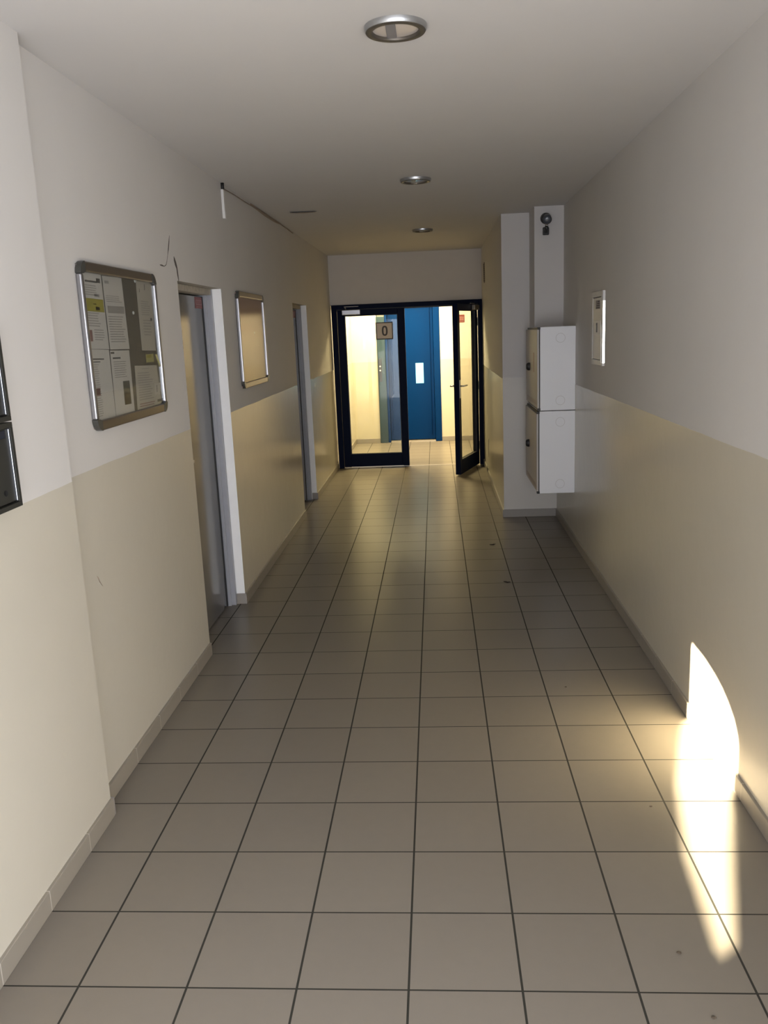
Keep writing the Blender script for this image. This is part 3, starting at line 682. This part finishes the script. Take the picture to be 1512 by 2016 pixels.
# ------------------------------------------------------------------ litter on the floor
def dry_leaf(x, y, a, s_, label):
    m = MB(); pts = [(-1, 0), (-.5, .35), (.1, .28), (.55, .5), (.6, .12), (1, .05), (.55, -.15), (.3, -.45), (-.2, -.22), (-.6, -.3)]
    ca, sa = math.cos(a), math.sin(a)
    m.prism([(x + s_ * (px * ca - py * sa), y + s_ * (px * sa + py * ca), .0005 + .004 * abs(px)) for px, py in pts], (0, 0, .003), 'leaf')
    tag(build('dry_leaf', m), label, 'leaf', 'dry leaves on the tiles')
dry_leaf(0.417, 6.52, .3, .026, 'dark dry leaf scrap on the tiles, the farther of two')
dry_leaf(0.447, 5.50, -.4, .026, 'dark dry leaf scrap on the tiles, the nearer of two')
def grit(x, y, s_, label):
    t_ = bmesh.new(); bmesh.ops.create_icosphere(t_, subdivisions=2, radius=s_)
    for v in t_.verts: v.co = Vector((x, y, s_ * .35)) + Vector((v.co.x * (1 + .4 * random.random()), v.co.y * (.7 + .5 * random.random()), v.co.z * .4))
    m = MB(); m._take(t_, 'grit'); tag(build('grit_crumb', m), label, 'crumb', 'crumbs on the tiles')
grit(0.626, 2.033, .0055, 'brown crumb on the tile left of the bright light streak')
grit(0.649, 1.812, .0055, 'brown crumb near the bottom right of the floor')
grit(0.729, 2.758, .0045, 'tiny crumb beside the bright light streak near the right wall')
grit(0.583, 3.789, .0045, 'tiny crumb on mid-floor tile beyond the sunlit patch')

# ------------------------------------------------------------------ light
w_ = bpy.data.worlds.new('daylight'); scene.world = w_; w_.use_nodes = True
bg = w_.node_tree.nodes['Background']; bg.inputs[0].default_value = (0.965, 0.975, 1.03, 1); bg.inputs[1].default_value = 8.0
def area(name, loc, rot, sx, sy, power, col, portal=False):
    l = bpy.data.lights.new(name, 'AREA'); l.shape = 'RECTANGLE'; l.size = sx; l.size_y = sy; l.energy = power; l.color = col
    if portal: l.cycles.is_portal = True
    o = bpy.data.objects.new(name, l); COL.objects.link(o); o.location = loc; o.rotation_euler = rot; return o
area('entrance_portal', (-0.086, -0.55, 1.0), (math.radians(90), 0, 0), 2.3, 2.0, 1, (1, 1, 1), True)
area('side_portal', (XR + 0.15, 0.225, 1.1), (math.radians(90), 0, math.radians(90)), 1.45, 2.2, 1, (1, 1, 1), True)
def lamp_light(name, loc, power, col, size=0.35):
    l = bpy.data.lights.new(name, 'AREA'); l.shape = 'DISK'; l.size = size; l.energy = power; l.color = col
    o = bpy.data.objects.new(name, l); COL.objects.link(o); o.location = loc; return o
lamp_light('lobby_lamp', (-0.6, 11.95, ZC - 0.02), 195, (1.0, 0.80, 0.43), 0.9)
lamp_light('lobby_lamp', (1.0, 12.0, ZC - 0.02), 64, (1.0, 0.74, 0.38), 0.7)
sl = bpy.data.lights.new('sun', 'SUN'); sl.energy = 160; sl.angle = math.radians(0.6); sl.color = (1.0, 0.86, 0.60)
so = bpy.data.objects.new('sun', sl); COL.objects.link(so); so.rotation_euler = SUN.to_track_quat('-Z', 'Y').to_euler(); so.location = (-6, -4, 4)

# ------------------------------------------------------------------ camera
F_PX, PITCH, YAW, ROLL, HC = 1643.4, -0.2133, 0.0679, 0.0418, 1.7097
cy, sy, cp, sp, cr, sr = math.cos(YAW), math.sin(YAW), math.cos(PITCH), math.sin(PITCH), math.cos(ROLL), math.sin(ROLL)
R = Matrix(((cy, -sy, 0), (sy, cy, 0), (0, 0, 1))) @ Matrix(((1, 0, 0), (0, cp, -sp), (0, sp, cp))) @ Matrix(((cr, 0, sr), (0, 1, 0), (-sr, 0, cr)))
rt, fw, upv = R.col[0], R.col[1], R.col[2]
cd = bpy.data.cameras.new('camera'); cam = bpy.data.objects.new('camera', cd); COL.objects.link(cam)
Mw = Matrix((( rt[0], upv[0], -fw[0], 0), (rt[1], upv[1], -fw[1], 0), (rt[2], upv[2], -fw[2], HC), (0, 0, 0, 1)))
cam.matrix_world = Mw
cd.sensor_fit = 'VERTICAL'; cd.sensor_height = 36.0; cd.sensor_width = 27.0; cd.lens = 36.0 * F_PX / 2016.0
cd.clip_start = 0.02
scene.camera = cam

scene.view_settings.view_transform = 'Standard'; scene.view_settings.look = 'None'; scene.view_settings.gamma = 1.0
scene.view_settings.use_curve_mapping = False; scene.view_settings.exposure = 0.0
scene.cycles.use_denoising = True; scene.cycles.denoiser = 'OPENIMAGEDENOISE'; scene.cycles.denoising_prefilter = 'ACCURATE'; scene.cycles.denoising_input_passes = 'RGB_ALBEDO_NORMAL'
scene.cycles.max_bounces = 14; scene.cycles.diffuse_bounces = 8; scene.cycles.glossy_bounces = 6; scene.cycles.transparent_max_bounces = 16
scene.cycles.sample_clamp_indirect = 8.0
scene.cycles.caustics_reflective = False; scene.cycles.caustics_refractive = False
